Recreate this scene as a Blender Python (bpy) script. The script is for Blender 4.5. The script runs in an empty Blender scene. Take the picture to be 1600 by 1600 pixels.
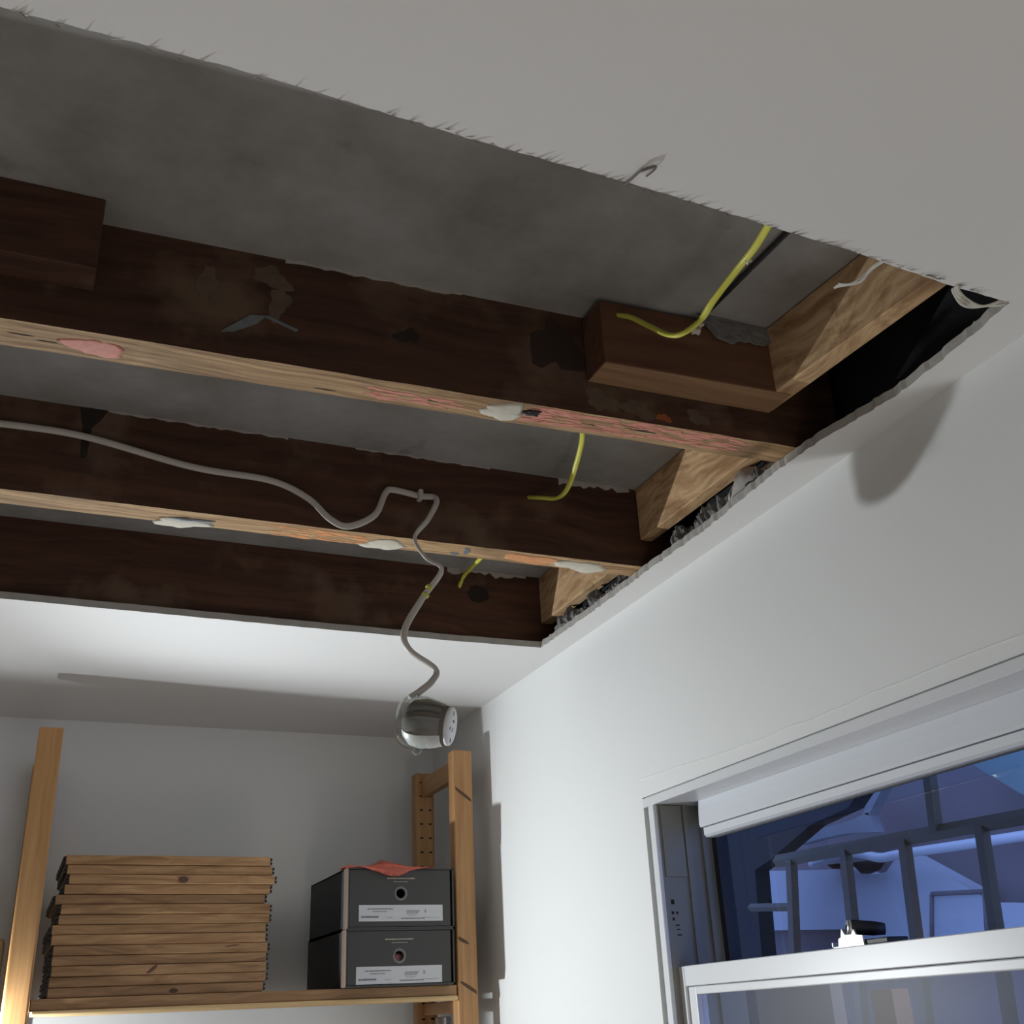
import bpy, bmesh, math, random
from mathutils import Vector, Matrix, Euler, noise as mnoise

sc = bpy.context.scene
COL = sc.collection
R = random.Random(7)

# ------------------------------------------------------------------ camera
cam_d = bpy.data.cameras.new('camera')
cam = bpy.data.objects.new('camera', cam_d)
COL.objects.link(cam)
cam_d.sensor_fit = 'HORIZONTAL'
cam_d.sensor_width = 36.0
cam_d.lens = 36.0 * 1729.06 / 1600.0
cam_d.clip_start = 0.02
right = Vector((0.91808, -0.39386, -0.04469))
up = Vector((-0.12777, -0.40078, 0.90722))
back = Vector((-0.37523, -0.82719, -0.41827))
m = Matrix((right, up, back)).transposed().to_4x4()
m.translation = Vector((0.0, 0.0, 1.75))
cam.matrix_world = m
sc.camera = cam

# ------------------------------------------------------------------ world (blue dusk sky outside the window)
w = bpy.data.worlds.new('dusk_sky')
sc.world = w
w.use_nodes = True
bg = w.node_tree.nodes['Background']
bg.inputs[0].default_value = (0.27, 0.42, 1.0, 1)
bg.inputs[1].default_value = 1.55

# ------------------------------------------------------------------ lamp light: the bulb of the clip lamp under the shelf, just outside the frame
LAMP = Vector((-0.08, 2.2235, 1.77))
LAMP_COL = (0.94, 1.0, 1.03)
ld = bpy.data.lights.new('lamp_bulb_light', 'POINT')
ld.energy = 7.0
ld.color = LAMP_COL
ld.shadow_soft_size = 0.010
lo = bpy.data.objects.new('lamp_bulb_light', ld)
lo.location = LAMP
COL.objects.link(lo)
# spot added at the bulb to even the light over wall and ceiling
sd = bpy.data.lights.new('added_beam', 'SPOT')
sd.energy = 38.0
sd.color = LAMP_COL
sd.shadow_soft_size = 0.010
sd.spot_size = math.radians(160)
sd.spot_blend = 1.0
so = bpy.data.objects.new('added_beam', sd)
so.location = LAMP
so.rotation_euler = Vector((0.7, -0.7, 0.0)).to_track_quat('-Z', 'Y').to_euler()
COL.objects.link(so)

# added soft warm fill light, low behind the camera, no lamp there
fd = bpy.data.lights.new('warm_fill_light', 'POINT')
fd.energy = 9.6
fd.color = (1.0, 0.90, 0.80)
fd.shadow_soft_size = 0.22
fo = bpy.data.objects.new('warm_fill_light', fd)
fo.location = (0.35, -0.55, 0.45)
COL.objects.link(fo)

vs = sc.view_settings
vs.view_transform = 'Standard'
vs.look = 'None'
vs.exposure = 0.0
vs.gamma = 1.0
vs.use_curve_mapping = False


# ================================================================== materials
def new_mat(name):
    mt = bpy.data.materials.new(name)
    mt.use_nodes = True
    nt = mt.node_tree
    return mt, nt, nt.nodes['Principled BSDF']


def rgba(c):
    return (c[0], c[1], c[2], 1.0)


def plain(name, c, rough=0.6, metal=0.0, var=0.06, nscale=18.0, bump=0.0, bscale=120.0, spec=0.5):
    mt, nt, p = new_mat(name)
    N = nt.nodes.new
    tc = N('ShaderNodeTexCoord')
    nz = N('ShaderNodeTexNoise')
    nz.inputs['Scale'].default_value = nscale
    nz.inputs['Detail'].default_value = 5
    nt.links.new(tc.outputs['Object'], nz.inputs['Vector'])
    mx = N('ShaderNodeMix')
    mx.data_type = 'RGBA'
    mx.inputs[6].default_value = rgba([max(0, v * (1 - var)) for v in c])
    mx.inputs[7].default_value = rgba([min(1, v * (1 + var)) for v in c])
    nt.links.new(nz.outputs['Fac'], mx.inputs[0])
    nt.links.new(mx.outputs[2], p.inputs['Base Color'])
    p.inputs['Roughness'].default_value = rough
    p.inputs['Metallic'].default_value = metal
    p.inputs['Specular IOR Level'].default_value = spec
    if bump:
        nb = N('ShaderNodeTexNoise')
        nb.inputs['Scale'].default_value = bscale
        nb.inputs['Detail'].default_value = 4
        nt.links.new(tc.outputs['Object'], nb.inputs['Vector'])
        bm_ = N('ShaderNodeBump')
        bm_.inputs['Strength'].default_value = bump
        bm_.inputs['Distance'].default_value = 0.004
        nt.links.new(nb.outputs['Fac'], bm_.inputs['Height'])
        nt.links.new(bm_.outputs[0], p.inputs['Normal'])
    return mt


def wood(name, dark, light, axis='X', rough=0.6, fine=90.0, along=2.2, stain=None, stain_amt=0.0, warp=0.25, bump=0.15, per_object=True):
    mt, nt, p = new_mat(name)
    N = nt.nodes.new
    L = nt.links.new
    tc = N('ShaderNodeTexCoord')
    oi = N('ShaderNodeObjectInfo')
    add = N('ShaderNodeVectorMath')
    add.operation = 'ADD'
    if per_object:
        sc_ = N('ShaderNodeVectorMath')
        sc_.operation = 'SCALE'
        cx = N('ShaderNodeCombineXYZ')
        for k in range(3):
            L(oi.outputs['Random'], cx.inputs[k])
        L(cx.outputs[0], sc_.inputs[0])
        sc_.inputs['Scale'].default_value = 7.3
        L(sc_.outputs[0], add.inputs[1])
    L(tc.outputs['Object'], add.inputs[0])
    mp = N('ShaderNodeMapping')
    s = {'X': (along, fine, fine), 'Y': (fine, along, fine), 'Z': (fine, fine, along)}[axis]
    mp.inputs['Scale'].default_value = s
    # a slow warp bends the grain
    wz = N('ShaderNodeTexNoise')
    wz.inputs['Scale'].default_value = 4.0
    wz.inputs['Detail'].default_value = 2
    L(add.outputs[0], wz.inputs['Vector'])
    wm = N('ShaderNodeVectorMath')
    wm.operation = 'MULTIPLY_ADD'
    L(wz.outputs['Color'], wm.inputs[0])
    wm.inputs[1].default_value = (warp * .12,) * 3
    L(add.outputs[0], wm.inputs[2])
    L(wm.outputs[0], mp.inputs['Vector'])
    nz = N('ShaderNodeTexNoise')
    nz.inputs['Scale'].default_value = 1.0
    nz.inputs['Detail'].default_value = 6
    nz.inputs['Roughness'].default_value = 0.6
    L(mp.outputs[0], nz.inputs['Vector'])
    cr = N('ShaderNodeValToRGB')
    cr.color_ramp.elements[0].position = 0.3
    cr.color_ramp.elements[0].color = rgba(dark)
    cr.color_ramp.elements[1].position = 0.68
    cr.color_ramp.elements[1].color = rgba(light)
    L(nz.outputs['Fac'], cr.inputs['Fac'])
    out = cr.outputs['Color']
    if per_object:
        hv = N('ShaderNodeHueSaturation')
        mr = N('ShaderNodeMapRange')
        mr.inputs[3].default_value = 0.86
        mr.inputs[4].default_value = 1.12
        L(oi.outputs['Random'], mr.inputs[0])
        L(mr.outputs[0], hv.inputs['Value'])
        L(out, hv.inputs['Color'])
        out = hv.outputs['Color']
    if stain is not None:
        sn = N('ShaderNodeTexNoise')
        sn.inputs['Scale'].default_value = 9.0
        sn.inputs['Detail'].default_value = 5
        L(add.outputs[0], sn.inputs['Vector'])
        sr = N('ShaderNodeValToRGB')
        sr.color_ramp.elements[0].position = 0.55
        sr.color_ramp.elements[0].color = (0, 0, 0, 1)
        sr.color_ramp.elements[1].position = 0.68
        sr.color_ramp.elements[1].color = (stain_amt,) * 3 + (1,)
        L(sn.outputs['Fac'], sr.inputs['Fac'])
        mx = N('ShaderNodeMix')
        mx.data_type = 'RGBA'
        L(sr.outputs['Color'], mx.inputs[0])
        L(out, mx.inputs[6])
        mx.inputs[7].default_value = rgba(stain)
        out = mx.outputs[2]
    L(out, p.inputs['Base Color'])
    p.inputs['Roughness'].default_value = rough
    p.inputs['Specular IOR Level'].default_value = 0.35
    b = N('ShaderNodeBump')
    b.inputs['Strength'].default_value = bump
    b.inputs['Distance'].default_value = 0.003
    L(nz.outputs['Fac'], b.inputs['Height'])
    L(b.outputs[0], p.inputs['Normal'])
    return mt


def glass(name, tint, gloss_add=0.0, rough=0.0, ior=1.5):
    mt = bpy.data.materials.new(name)
    mt.use_nodes = True
    nt = mt.node_tree
    nt.nodes.clear()
    N = nt.nodes.new
    out = N('ShaderNodeOutputMaterial')
    tr = N('ShaderNodeBsdfTransparent')
    tr.inputs[0].default_value = rgba(tint)
    gl = N('ShaderNodeBsdfGlossy')
    gl.inputs['Roughness'].default_value = rough
    fr = N('ShaderNodeFresnel')
    fr.inputs[0].default_value = ior
    ad = N('ShaderNodeMath')
    ad.operation = 'ADD'
    ad.use_clamp = True
    ad.inputs[1].default_value = gloss_add
    # only the outer side of a pane mirrors; a straight ray inside would read as total reflection
    ge = N('ShaderNodeNewGeometry')
    iv = N('ShaderNodeMath')
    iv.operation = 'SUBTRACT'
    iv.inputs[0].default_value = 1.0
    nt.links.new(ge.outputs['Backfacing'], iv.inputs[1])
    ml = N('ShaderNodeMath')
    ml.operation = 'MULTIPLY'
    nt.links.new(iv.outputs[0], ml.inputs[1])
    nt.links.new(fr.outputs[0], ad.inputs[0])
    nt.links.new(ad.outputs[0], ml.inputs[0])
    mx = N('ShaderNodeMixShader')
    nt.links.new(ml.outputs[0], mx.inputs[0])
    nt.links.new(tr.outputs[0], mx.inputs[1])
    nt.links.new(gl.outputs[0], mx.inputs[2])
    nt.links.new(mx.outputs[0], out.inputs[0])
    return mt


MAT = {}
MAT['paint'] = plain('white_wall_paint', (0.77, 0.78, 0.775), 0.62, var=0.012, nscale=3.0, bump=0.05, bscale=60)
MAT['ceil'] = plain('white_ceiling_paint', (0.715, 0.71, 0.705), 0.7, var=0.012, nscale=3.0, bump=0.03, bscale=90)
MAT['gypsum'] = plain('gypsum_core', (0.42, 0.40, 0.37), 0.9, var=0.18, nscale=45, bump=0.4)
MAT['floor'] = wood('floor_boards', (0.52, 0.46, 0.40), (0.70, 0.64, 0.57), 'Y', 0.5, fine=25)
MAT['deck'] = None
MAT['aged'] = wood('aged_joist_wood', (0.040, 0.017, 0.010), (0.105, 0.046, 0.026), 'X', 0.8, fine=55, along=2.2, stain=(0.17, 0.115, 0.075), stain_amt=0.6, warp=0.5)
MAT['aged_y'] = wood('aged_blocking_wood', (0.16, 0.075, 0.04), (0.30, 0.16, 0.085), 'Y', 0.8, fine=45, along=3.0, warp=0.8)
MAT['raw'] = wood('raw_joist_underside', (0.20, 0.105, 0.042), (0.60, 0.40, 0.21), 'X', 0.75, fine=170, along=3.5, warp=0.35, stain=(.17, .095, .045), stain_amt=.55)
MAT['raw_y'] = wood('raw_blocking_wood', (0.32, 0.17, 0.075), (0.74, 0.51, 0.29), 'Y', 0.75, fine=75, along=5.0, warp=1.6, stain=(0.22, 0.12, 0.06), stain_amt=0.5)
MAT['pine'] = wood('pine_shelving', (0.36, 0.175, 0.065), (0.58, 0.33, 0.14), 'Z', 0.42, fine=60, along=2.0, bump=0.05)
MAT['pine_x'] = wood('pine_board', (0.24, 0.125, 0.055), (0.50, 0.295, 0.14), 'X', 0.5, fine=110, along=2.4, bump=0.06, warp=0.6)
MAT['pine_y'] = wood('pine_rung', (0.40, 0.205, 0.085), (0.54, 0.31, 0.14), 'Y', 0.45, fine=60, along=2.0, bump=0.05)
MAT['knot'] = plain('wood_knot', (0.10, 0.045, 0.025), 0.6, var=0.4, nscale=200)
MAT['hole'] = plain('drilled_hole', (0.02, 0.012, 0.008), 0.9)
MAT['black'] = plain('black_plastic', (0.016, 0.017, 0.020), 0.5)
MAT['masonry'] = plain('tarred_masonry', (0.012, 0.012, 0.014), 0.75, var=0.7, nscale=25, bump=0.9, bscale=35)
MAT['mortar'] = plain('grey_mortar', (0.20, 0.195, 0.19), 0.95, var=0.55, nscale=55, bump=0.9, bscale=110)
MAT['mortar_pale'] = plain('pale_mortar', (0.44, 0.41, 0.385), 0.95, var=0.15, nscale=45, bump=0.5, bscale=90)
MAT['plaster'] = plain('plaster_dab', (0.60, 0.565, 0.47), 0.8, var=0.12, nscale=60, bump=0.3)
MAT['pink'] = plain('pink_paint', (0.62, 0.25, 0.19), 0.7, var=0.25, nscale=120)
MAT['orange'] = plain('orange_paint', (0.66, 0.29, 0.12), 0.7, var=0.2, nscale=120)
MAT['flex'] = plain('white_cable_sheath', (0.50, 0.46, 0.42), 0.45, var=0.05)
MAT['yellow'] = plain('yellow_cable_sheath', (0.62, 0.60, 0.08), 0.4, var=0.08)
MAT['white_pl'] = plain('white_plastic', (0.78, 0.78, 0.76), 0.35, var=0.02)
MAT['smoke'] = plain('smoked_glass_body', (0.155, 0.138, 0.12), 0.8, var=0.05)
MAT['clear'] = glass('clear_lamp_glass', (0.93, 0.945, 0.94), 0.06)
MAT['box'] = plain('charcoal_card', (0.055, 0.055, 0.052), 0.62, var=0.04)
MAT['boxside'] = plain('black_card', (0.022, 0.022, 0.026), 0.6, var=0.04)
MAT['lit_strip'] = plain('lit_card_brown', (0.105, 0.072, 0.052), 0.6, var=0.15, nscale=60)  # lamplight on the black card put into this brown
MAT['ring'] = plain('grey_grommet', (0.17, 0.17, 0.17), 0.4, 0.4)
MAT['label'] = plain('white_sticker', (0.62, 0.63, 0.65), 0.5, var=0.02)
MAT['ink'] = plain('grey_print', (0.14, 0.145, 0.15), 0.6)
MAT['ink_l'] = plain('pale_grey_print', (0.36, 0.365, 0.375), 0.6)
MAT['logo'] = plain('pale_logo_print', (0.52, 0.48, 0.38), 0.5)
MAT['bag'] = plain('red_plastic_film', (0.86, 0.22, 0.15), 0.22, var=0.25, nscale=70)
MAT['tissue'] = plain('pink_tissue', (0.55, 0.24, 0.22), 0.8, var=0.2, nscale=80)
MAT['steel'] = plain('brushed_steel', (0.62, 0.63, 0.66), 0.32, 0.9)
MAT['chrome'] = plain('bright_chrome', (0.50, 0.51, 0.52), 0.35, 0.2, var=0.01)
MAT['wire'] = plain('dull_wire', (0.20, 0.18, 0.155), 0.5, 0.5)
MAT['upvc'] = plain('white_window_frame', (0.70, 0.715, 0.74), 0.35, var=0.01)
MAT['jamb_shade'] = plain('shaded_jamb_grey', (0.235, 0.235, 0.205), 0.5, var=0.02)  # shade of the far jamb and gap put into this olive grey
MAT['blind'] = plain('white_blind_cassette', (0.66, 0.685, 0.73), 0.4, var=0.01)
MAT['paper'] = plain('torn_paper', (0.58, 0.56, 0.50), 0.9, var=0.1, nscale=60)
MAT['seal'] = plain('dark_window_gasket', (0.020, 0.022, 0.026), 0.6)
MAT['pane'] = glass('window_glass', (0.90, 0.93, 0.96), 0.01)
MAT['pane_low'] = glass('mirrored_window_glass', (0.88, 0.90, 0.93), 0.0, 0.36, 1.22)
MAT['o_wall'] = plain('pale_render', (0.66, 0.66, 0.66), 0.85, var=0.05, nscale=4)
MAT['o_mauve'] = plain('mauve_render', (0.27, 0.215, 0.20), 0.85, var=0.08, nscale=5)
MAT['o_dark'] = plain('dark_boards', (0.022, 0.017, 0.012), 0.8, var=0.3, nscale=8)
MAT['o_bar'] = plain('grey_metal_bars', (0.15, 0.12, 0.065), 0.55, 0.0, var=0.25, nscale=12)
MAT['o_gutter'] = plain('white_gutter', (0.85, 0.85, 0.83), 0.45)
MAT['o_cloth'] = plain('pale_blue_cloth', (0.42, 0.42, 0.42), 0.9, var=0.2, nscale=6)
MAT['o_roof'] = plain('blue_roof_sheet', (0.24, 0.33, 0.30), 0.6, var=0.2, nscale=6)
MAT['o_beige'] = plain('beige_reflection_board', (0.9, 0.66, 0.42), 0.8, var=0.05)
MAT['o_brown'] = plain('brown_reflection_post', (0.75, 0.36, 0.18), 0.8, var=0.05)
MAT['lampmetal'] = plain('lamp_enamel', (0.55, 0.50, 0.30), 0.4)


def deck_material():
    mt, nt, p = new_mat('grey_floor_sheet')
    N, L = nt.nodes.new, nt.links.new
    tc = N('ShaderNodeTexCoord')
    a = N('ShaderNodeTexNoise')
    a.inputs['Scale'].default_value = 5.0
    a.inputs['Detail'].default_value = 7
    a.inputs['Roughness'].default_value = 0.62
    L(tc.outputs['Object'], a.inputs['Vector'])
    cr = N('ShaderNodeValToRGB')
    e = cr.color_ramp.elements
    e[0].position = 0.30
    e[0].color = (0.205, 0.188, 0.168, 1)
    e[1].position = 0.72
    e[1].color = (0.41, 0.405, 0.40, 1)
    L(a.outputs['Fac'], cr.inputs['Fac'])
    # a few rust and damp stains
    b = N('ShaderNodeTexNoise')
    b.inputs['Scale'].default_value = 14.0
    b.inputs['Detail'].default_value = 3
    L(tc.outputs['Object'], b.inputs['Vector'])
    c2 = N('ShaderNodeValToRGB')
    c2.color_ramp.elements[0].position = 0.66
    c2.color_ramp.elements[0].color = (0, 0, 0, 1)
    c2.color_ramp.elements[1].position = 0.80
    c2.color_ramp.elements[1].color = (0.55, 0.55, 0.55, 1)
    L(b.outputs['Fac'], c2.inputs['Fac'])
    mx = N('ShaderNodeMix')
    mx.data_type = 'RGBA'
    L(c2.outputs['Color'], mx.inputs[0])
    L(cr.outputs['Color'], mx.inputs[6])
    mx.inputs[7].default_value = (0.10, 0.085, 0.055, 1)
    L(mx.outputs[2], p.inputs['Base Color'])
    p.inputs['Roughness'].default_value = 0.9
    return mt


MAT['deck'] = deck_material()


# ================================================================== mesh helpers
def box(bm, x0, x1, y0, y1, z0, z1, mi=0):
    v = [bm.verts.new((x, y, z)) for x in (x0, x1) for y in (y0, y1) for z in (z0, z1)]
    idx = [(0, 1, 3, 2), (4, 6, 7, 5), (0, 4, 5, 1), (2, 3, 7, 6), (0, 2, 6, 4), (1, 5, 7, 3)]
    fs = []
    for q in idx:
        f = bm.faces.new([v[i] for i in q])
        f.material_index = mi
        fs.append(f)
    return fs


def bevel(bm, w_=0.002, seg=2):
    bmesh.ops.recalc_face_normals(bm, faces=bm.faces[:])
    es = [e for e in bm.edges if len(e.link_faces) == 2 and e.calc_face_angle(0) > 0.6]
    bmesh.ops.bevel(bm, geom=es, offset=w_, segments=seg, profile=0.6, affect='EDGES', clamp_overlap=True)


def prism_z(bm, pts, z0, z1, mi=0, side=None):
    """a flat outline in x,y between two heights"""
    a = [bm.verts.new((p[0], p[1], z0)) for p in pts]
    b = [bm.verts.new((p[0], p[1], z1)) for p in pts]
    f = bm.faces.new(a); f.material_index = mi
    f = bm.faces.new(b[::-1]); f.material_index = mi
    n = len(pts)
    for i in range(n):
        f = bm.faces.new((a[i], b[i], b[(i + 1) % n], a[(i + 1) % n]))
        f.material_index = mi if side is None else side


def prism_x(bm, pts, x0, x1, mi=0):
    """an outline in y,z between two x"""
    a = [bm.verts.new((x0, p[0], p[1])) for p in pts]
    b = [bm.verts.new((x1, p[0], p[1])) for p in pts]
    fs = [bm.faces.new(a), bm.faces.new(b[::-1])]
    n = len(pts)
    for i in range(n):
        fs.append(bm.faces.new((a[i], b[i], b[(i + 1) % n], a[(i + 1) % n])))
    for f in fs:
        f.material_index = mi


def spline(pts, n=8):
    """Catmull-Rom through the points"""
    P = [Vector(p) for p in pts]
    P = [P[0] * 2 - P[1]] + P + [P[-1] * 2 - P[-2]]
    out = []
    for i in range(1, len(P) - 2):
        for k in range(n):
            t = k / n
            a, b, c, d = P[i - 1], P[i], P[i + 1], P[i + 2]
            out.append(0.5 * ((2 * b) + (c - a) * t + (2 * a - 5 * b + 4 * c - d) * t * t + (3 * b - a - 3 * c + d) * t ** 3))
    out.append(P[-2])
    return out


def tube(bm, pts, ra, rb=None, seg=10, twist=None, flat_dir=None, mi=0, smooth=True):
    """sweep an ellipse along the points; ra lies across flat_dir, rb along it"""
    rb = ra if rb is None else rb
    rings = []
    n = len(pts)
    ref = Vector(flat_dir or (0.3, -0.8, 0.5)).normalized()
    for i, p in enumerate(pts):
        t = (pts[min(i + 1, n - 1)] - pts[max(i - 1, 0)]).normalized()
        b = ref - t * ref.dot(t)
        if b.length < 1e-3:
            b = t.orthogonal()
        b.normalize()
        a = t.cross(b).normalized()
        if twist:
            an = twist(i / (n - 1))
            a, b = a * math.cos(an) + b * math.sin(an), b * math.cos(an) - a * math.sin(an)
        rings.append([bm.verts.new(p + a * ra * math.cos(2 * math.pi * k / seg) + b * rb * math.sin(2 * math.pi * k / seg)) for k in range(seg)])
    for i in range(n - 1):
        for k in range(seg):
            f = bm.faces.new((rings[i][k], rings[i][(k + 1) % seg], rings[i + 1][(k + 1) % seg], rings[i + 1][k]))
            f.smooth = smooth
            f.material_index = mi
    f = bm.faces.new(rings[0][::-1]); f.material_index = mi
    f = bm.faces.new(rings[-1]); f.material_index = mi


def lathe(bm, origin, axis, prof, seg=32, a0=0.0, a1=2 * math.pi, ref=None, mi=0):
    """profile of (distance along axis, radius) turned about the axis"""
    ax = Vector(axis).normalized()
    u = Vector(ref) if ref else ax.orthogonal()
    u = (u - ax * u.dot(ax)).normalized()
    v = ax.cross(u)
    full = abs(a1 - a0 - 2 * math.pi) < 1e-6
    n = seg if full else seg + 1
    rings = []
    for d, r in prof:
        if r < 1e-6:
            rings.append([bm.verts.new(Vector(origin) + ax * d)])
        else:
            rings.append([bm.verts.new(Vector(origin) + ax * d + (u * math.cos(a0 + (a1 - a0) * k / seg) + v * math.sin(a0 + (a1 - a0) * k / seg)) * r) for k in range(n)])
    for i in range(len(rings) - 1):
        A, B = rings[i], rings[i + 1]
        for k in range(seg):
            k2 = (k + 1) % n
            if len(A) == 1 and len(B) == 1:
                continue
            if len(A) == 1:
                f = bm.faces.new((A[0], B[k2], B[k]))
            elif len(B) == 1:
                f = bm.faces.new((A[k], A[k2], B[0]))
            else:
                f = bm.faces.new((A[k], A[k2], B[k2], B[k]))
            f.smooth = True
            f.material_index = mi


def blob_patch(bm, cx, cy, z, rx, ry, h, seed, ang=0.0, n=26, mi=0, down=True):
    """an irregular dab lying on a horizontal face, h thick (below the face when down)"""
    rr = random.Random(seed)
    ph = [rr.uniform(0, 6.28) for _ in range(5)]
    rim, mid = [], []
    s = -1 if down else 1
    for k in range(n):
        t = 2 * math.pi * k / n
        q = 1 + 0.16 * math.sin(2 * t + ph[0]) + 0.12 * math.sin(3 * t + ph[1]) + 0.09 * math.sin(5 * t + ph[2]) + 0.06 * math.sin(9 * t + ph[3])
        x, y = rx * q * math.cos(t), ry * q * math.sin(t)
        X, Y = x * math.cos(ang) - y * math.sin(ang), x * math.sin(ang) + y * math.cos(ang)
        rim.append(bm.verts.new((cx + X, cy + Y, z)))
        mid.append(bm.verts.new((cx + X * 0.8, cy + Y * 0.8, z + s * h * (0.8 + 0.3 * math.sin(3 * t + ph[4])))))
    c = bm.verts.new((cx, cy, z + s * h))
    for k in range(n):
        k2 = (k + 1) % n
        for f in (bm.faces.new((rim[k], rim[k2], mid[k2], mid[k])), bm.faces.new((mid[k], mid[k2], c))):
            f.smooth = True
            f.material_index = mi
    f = bm.faces.new(rim[::-1])
    f.material_index = mi


def mesh_obj(name, bm, mats, parent=None, recalc=True):
    if recalc:
        bmesh.ops.recalc_face_normals(bm, faces=bm.faces[:])
    off = Vector((0, 0, 0))
    if parent is not None:
        q = parent
        while q is not None:
            off += q.location
            q = q.parent
        bmesh.ops.translate(bm, verts=bm.verts[:], vec=-off)
    me = bpy.data.meshes.new(name)
    bm.to_mesh(me)
    bm.free()
    for mt in (mats if isinstance(mats, (list, tuple)) else [mats]):
        me.materials.append(mt)
    o = bpy.data.objects.new(name, me)
    COL.objects.link(o)
    if parent is not None:
        o.parent = parent
    return o


def tag(o, label=None, cat=None, group=None, kind=None):
    if label: o['label'] = label
    if cat: o['category'] = cat
    if group: o['group'] = group
    if kind: o['kind'] = kind
    return o


def thing(name, label, cat, loc, group=None, kind=None):
    o = bpy.data.objects.new(name, None)
    o.empty_display_size = 0.05
    COL.objects.link(o)
    o.location = loc
    return tag(o, label, cat, group, kind)


def solo(name, bm, mats, label, cat, loc, group=None, kind=None):
    """a thing that is one mesh, its origin moved to loc"""
    bmesh.ops.translate(bm, verts=bm.verts[:], vec=-Vector(loc))
    o = mesh_obj(name, bm, mats)
    o.location = loc
    return tag(o, label, cat, group, kind)


def BM():
    return bmesh.new()


# ================================================================== the setting
XR, YB, ZC = 0.933, 2.597, 2.40          # right wall, back wall, ceiling
XL, YF = -1.6, -0.95
DECK = 2.552                              # underside of the floor above

b = BM(); box(b, XL - .15, XR + .02, YF - .15, YB + .15, -0.1, 0.0)
tag(mesh_obj('floor', b, MAT['floor']), kind='structure')
b = BM(); box(b, XL - .15, XR + .25, YB, YB + .15, 0, DECK)
tag(mesh_obj('wall_back', b, MAT['paint']), kind='structure')
b = BM(); box(b, XL - .15, XL, YF, YB, 0, DECK)
tag(mesh_obj('wall_left', b, MAT['paint']), kind='structure')
b = BM(); box(b, XL - .15, XR + .25, YF - .15, YF, 0, DECK)
tag(mesh_obj('wall_front', b, MAT['paint']), kind='structure')

# right wall with the window opening, bare masonry showing above the ceiling line
WY0, WY1, WZ0, WZ1 = 0.45, 1.597, 1.0, 2.0725
b = BM()
for (y0, y1, z0, z1) in ((YF, WY0, 0, ZC), (WY1, YB, 0, ZC), (WY0, WY1, 0, WZ0), (WY0, WY1, WZ1, ZC)):
    box(b, XR, XR + .125, y0, y1, z0, z1)
    box(b, XR + .125, XR + .155, y0, y1, z0, z1, 2)
box(b, XR + .022, XR + .155, YF, YB, ZC, DECK, 1)
# the paint ridge of a filled crack over the window
rp = spline([(XR, 1.60, 2.104), (XR, 1.479, 2.099), (XR, 1.352, 2.093), (XR, 1.196, 2.091), (XR, 1.013, 2.092), (XR, 0.823, 2.093), (XR, 0.70, 2.09)], 10)
rp = [p + Vector((0, 0, 0.0022 * mnoise.noise(p * 22))) for p in rp]
tube(b, rp, 0.0011, 0.0011, 6)
tag(mesh_obj('wall_right', b, [MAT['paint'], MAT['masonry'], plain('dark_brick', (.05, .04, .036), .85, var=.3)]), kind='structure')

# unseen slab added over the window to keep sky light off it
b = BM(); box(b, XR + .155, 2.15, YF - .15, YB + .6, 2.46, 2.56)
tag(mesh_obj('sky_blocker', b, plain('blocker_grey', (.12, .11, .10), .8)), kind='structure')

# floor of the storey above, seen through the hole
b = BM(); box(b, XL - .15, XR + .25, YF - .15, YB + .15, DECK, DECK + .03)
tag(mesh_obj('ceiling_deck', b, MAT['deck']), kind='structure')


# plasterboard ceiling with a ragged hole
def ragged(pts, step, amp, seed, axis):
    rr = random.Random(seed)
    out = []
    for (p, q) in zip(pts[:-1], pts[1:]):
        L_ = math.hypot(q[0] - p[0], q[1] - p[1])
        n = max(1, int(L_ / step))
        for k in range(n):
            t = k / n
            x, y = p[0] + (q[0] - p[0]) * t, p[1] + (q[1] - p[1]) * t
            j = rr.uniform(-amp, amp) * (0 if (k == 0 and p is pts[0]) else 1)
            out.append((x + (j if axis == 0 else 0), y + (j if axis == 1 else 0)))
    out.append(pts[-1])
    return out


near = ragged([(-0.95, .632), (-.082, .630), (.097, .627), (.264, .633), (.424, .634), (.658, .643), (.786, .653), (.872, .655)], .008, .0006, 3, 1)
rgt = ragged([(.872, .655), (.881, .736), (.888, .848), (.872, .960), (.869, 1.056), (.882, 1.261), (.881, 1.43), (.884, 1.591), (.881, 1.84)], .007, .0017, 4, 0)
far = ragged([(.881, 1.84), (.70, 1.846), (.57, 1.846), (.36, 1.845), (.172, 1.841), (-.07, 1.838), (-.95, 1.83)], .02, .0009, 5, 1)
b = BM()
X1 = XR
T = ZC + 0.012
prism_z(b, [(XL, YF), (X1, YF), (X1, .655)] + near[::-1] + [(XL, .632)], ZC, T, 0, 1)
prism_z(b, [(X1, .655), (X1, 1.84)] + rgt[::-1], ZC, T, 0, 1)
prism_z(b, [(X1, 1.84), (X1, YB), (XL, YB), (XL, 1.83)] + far[::-1], ZC, T, 0, 1)
prism_z(b, [(XL, .632), (-.95, .632), (-.95, 1.83), (XL, 1.83)], ZC, T, 0, 1)
ceiling = tag(mesh_obj('ceiling', b, [MAT['ceil'], MAT['gypsum']]), kind='structure')
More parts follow.
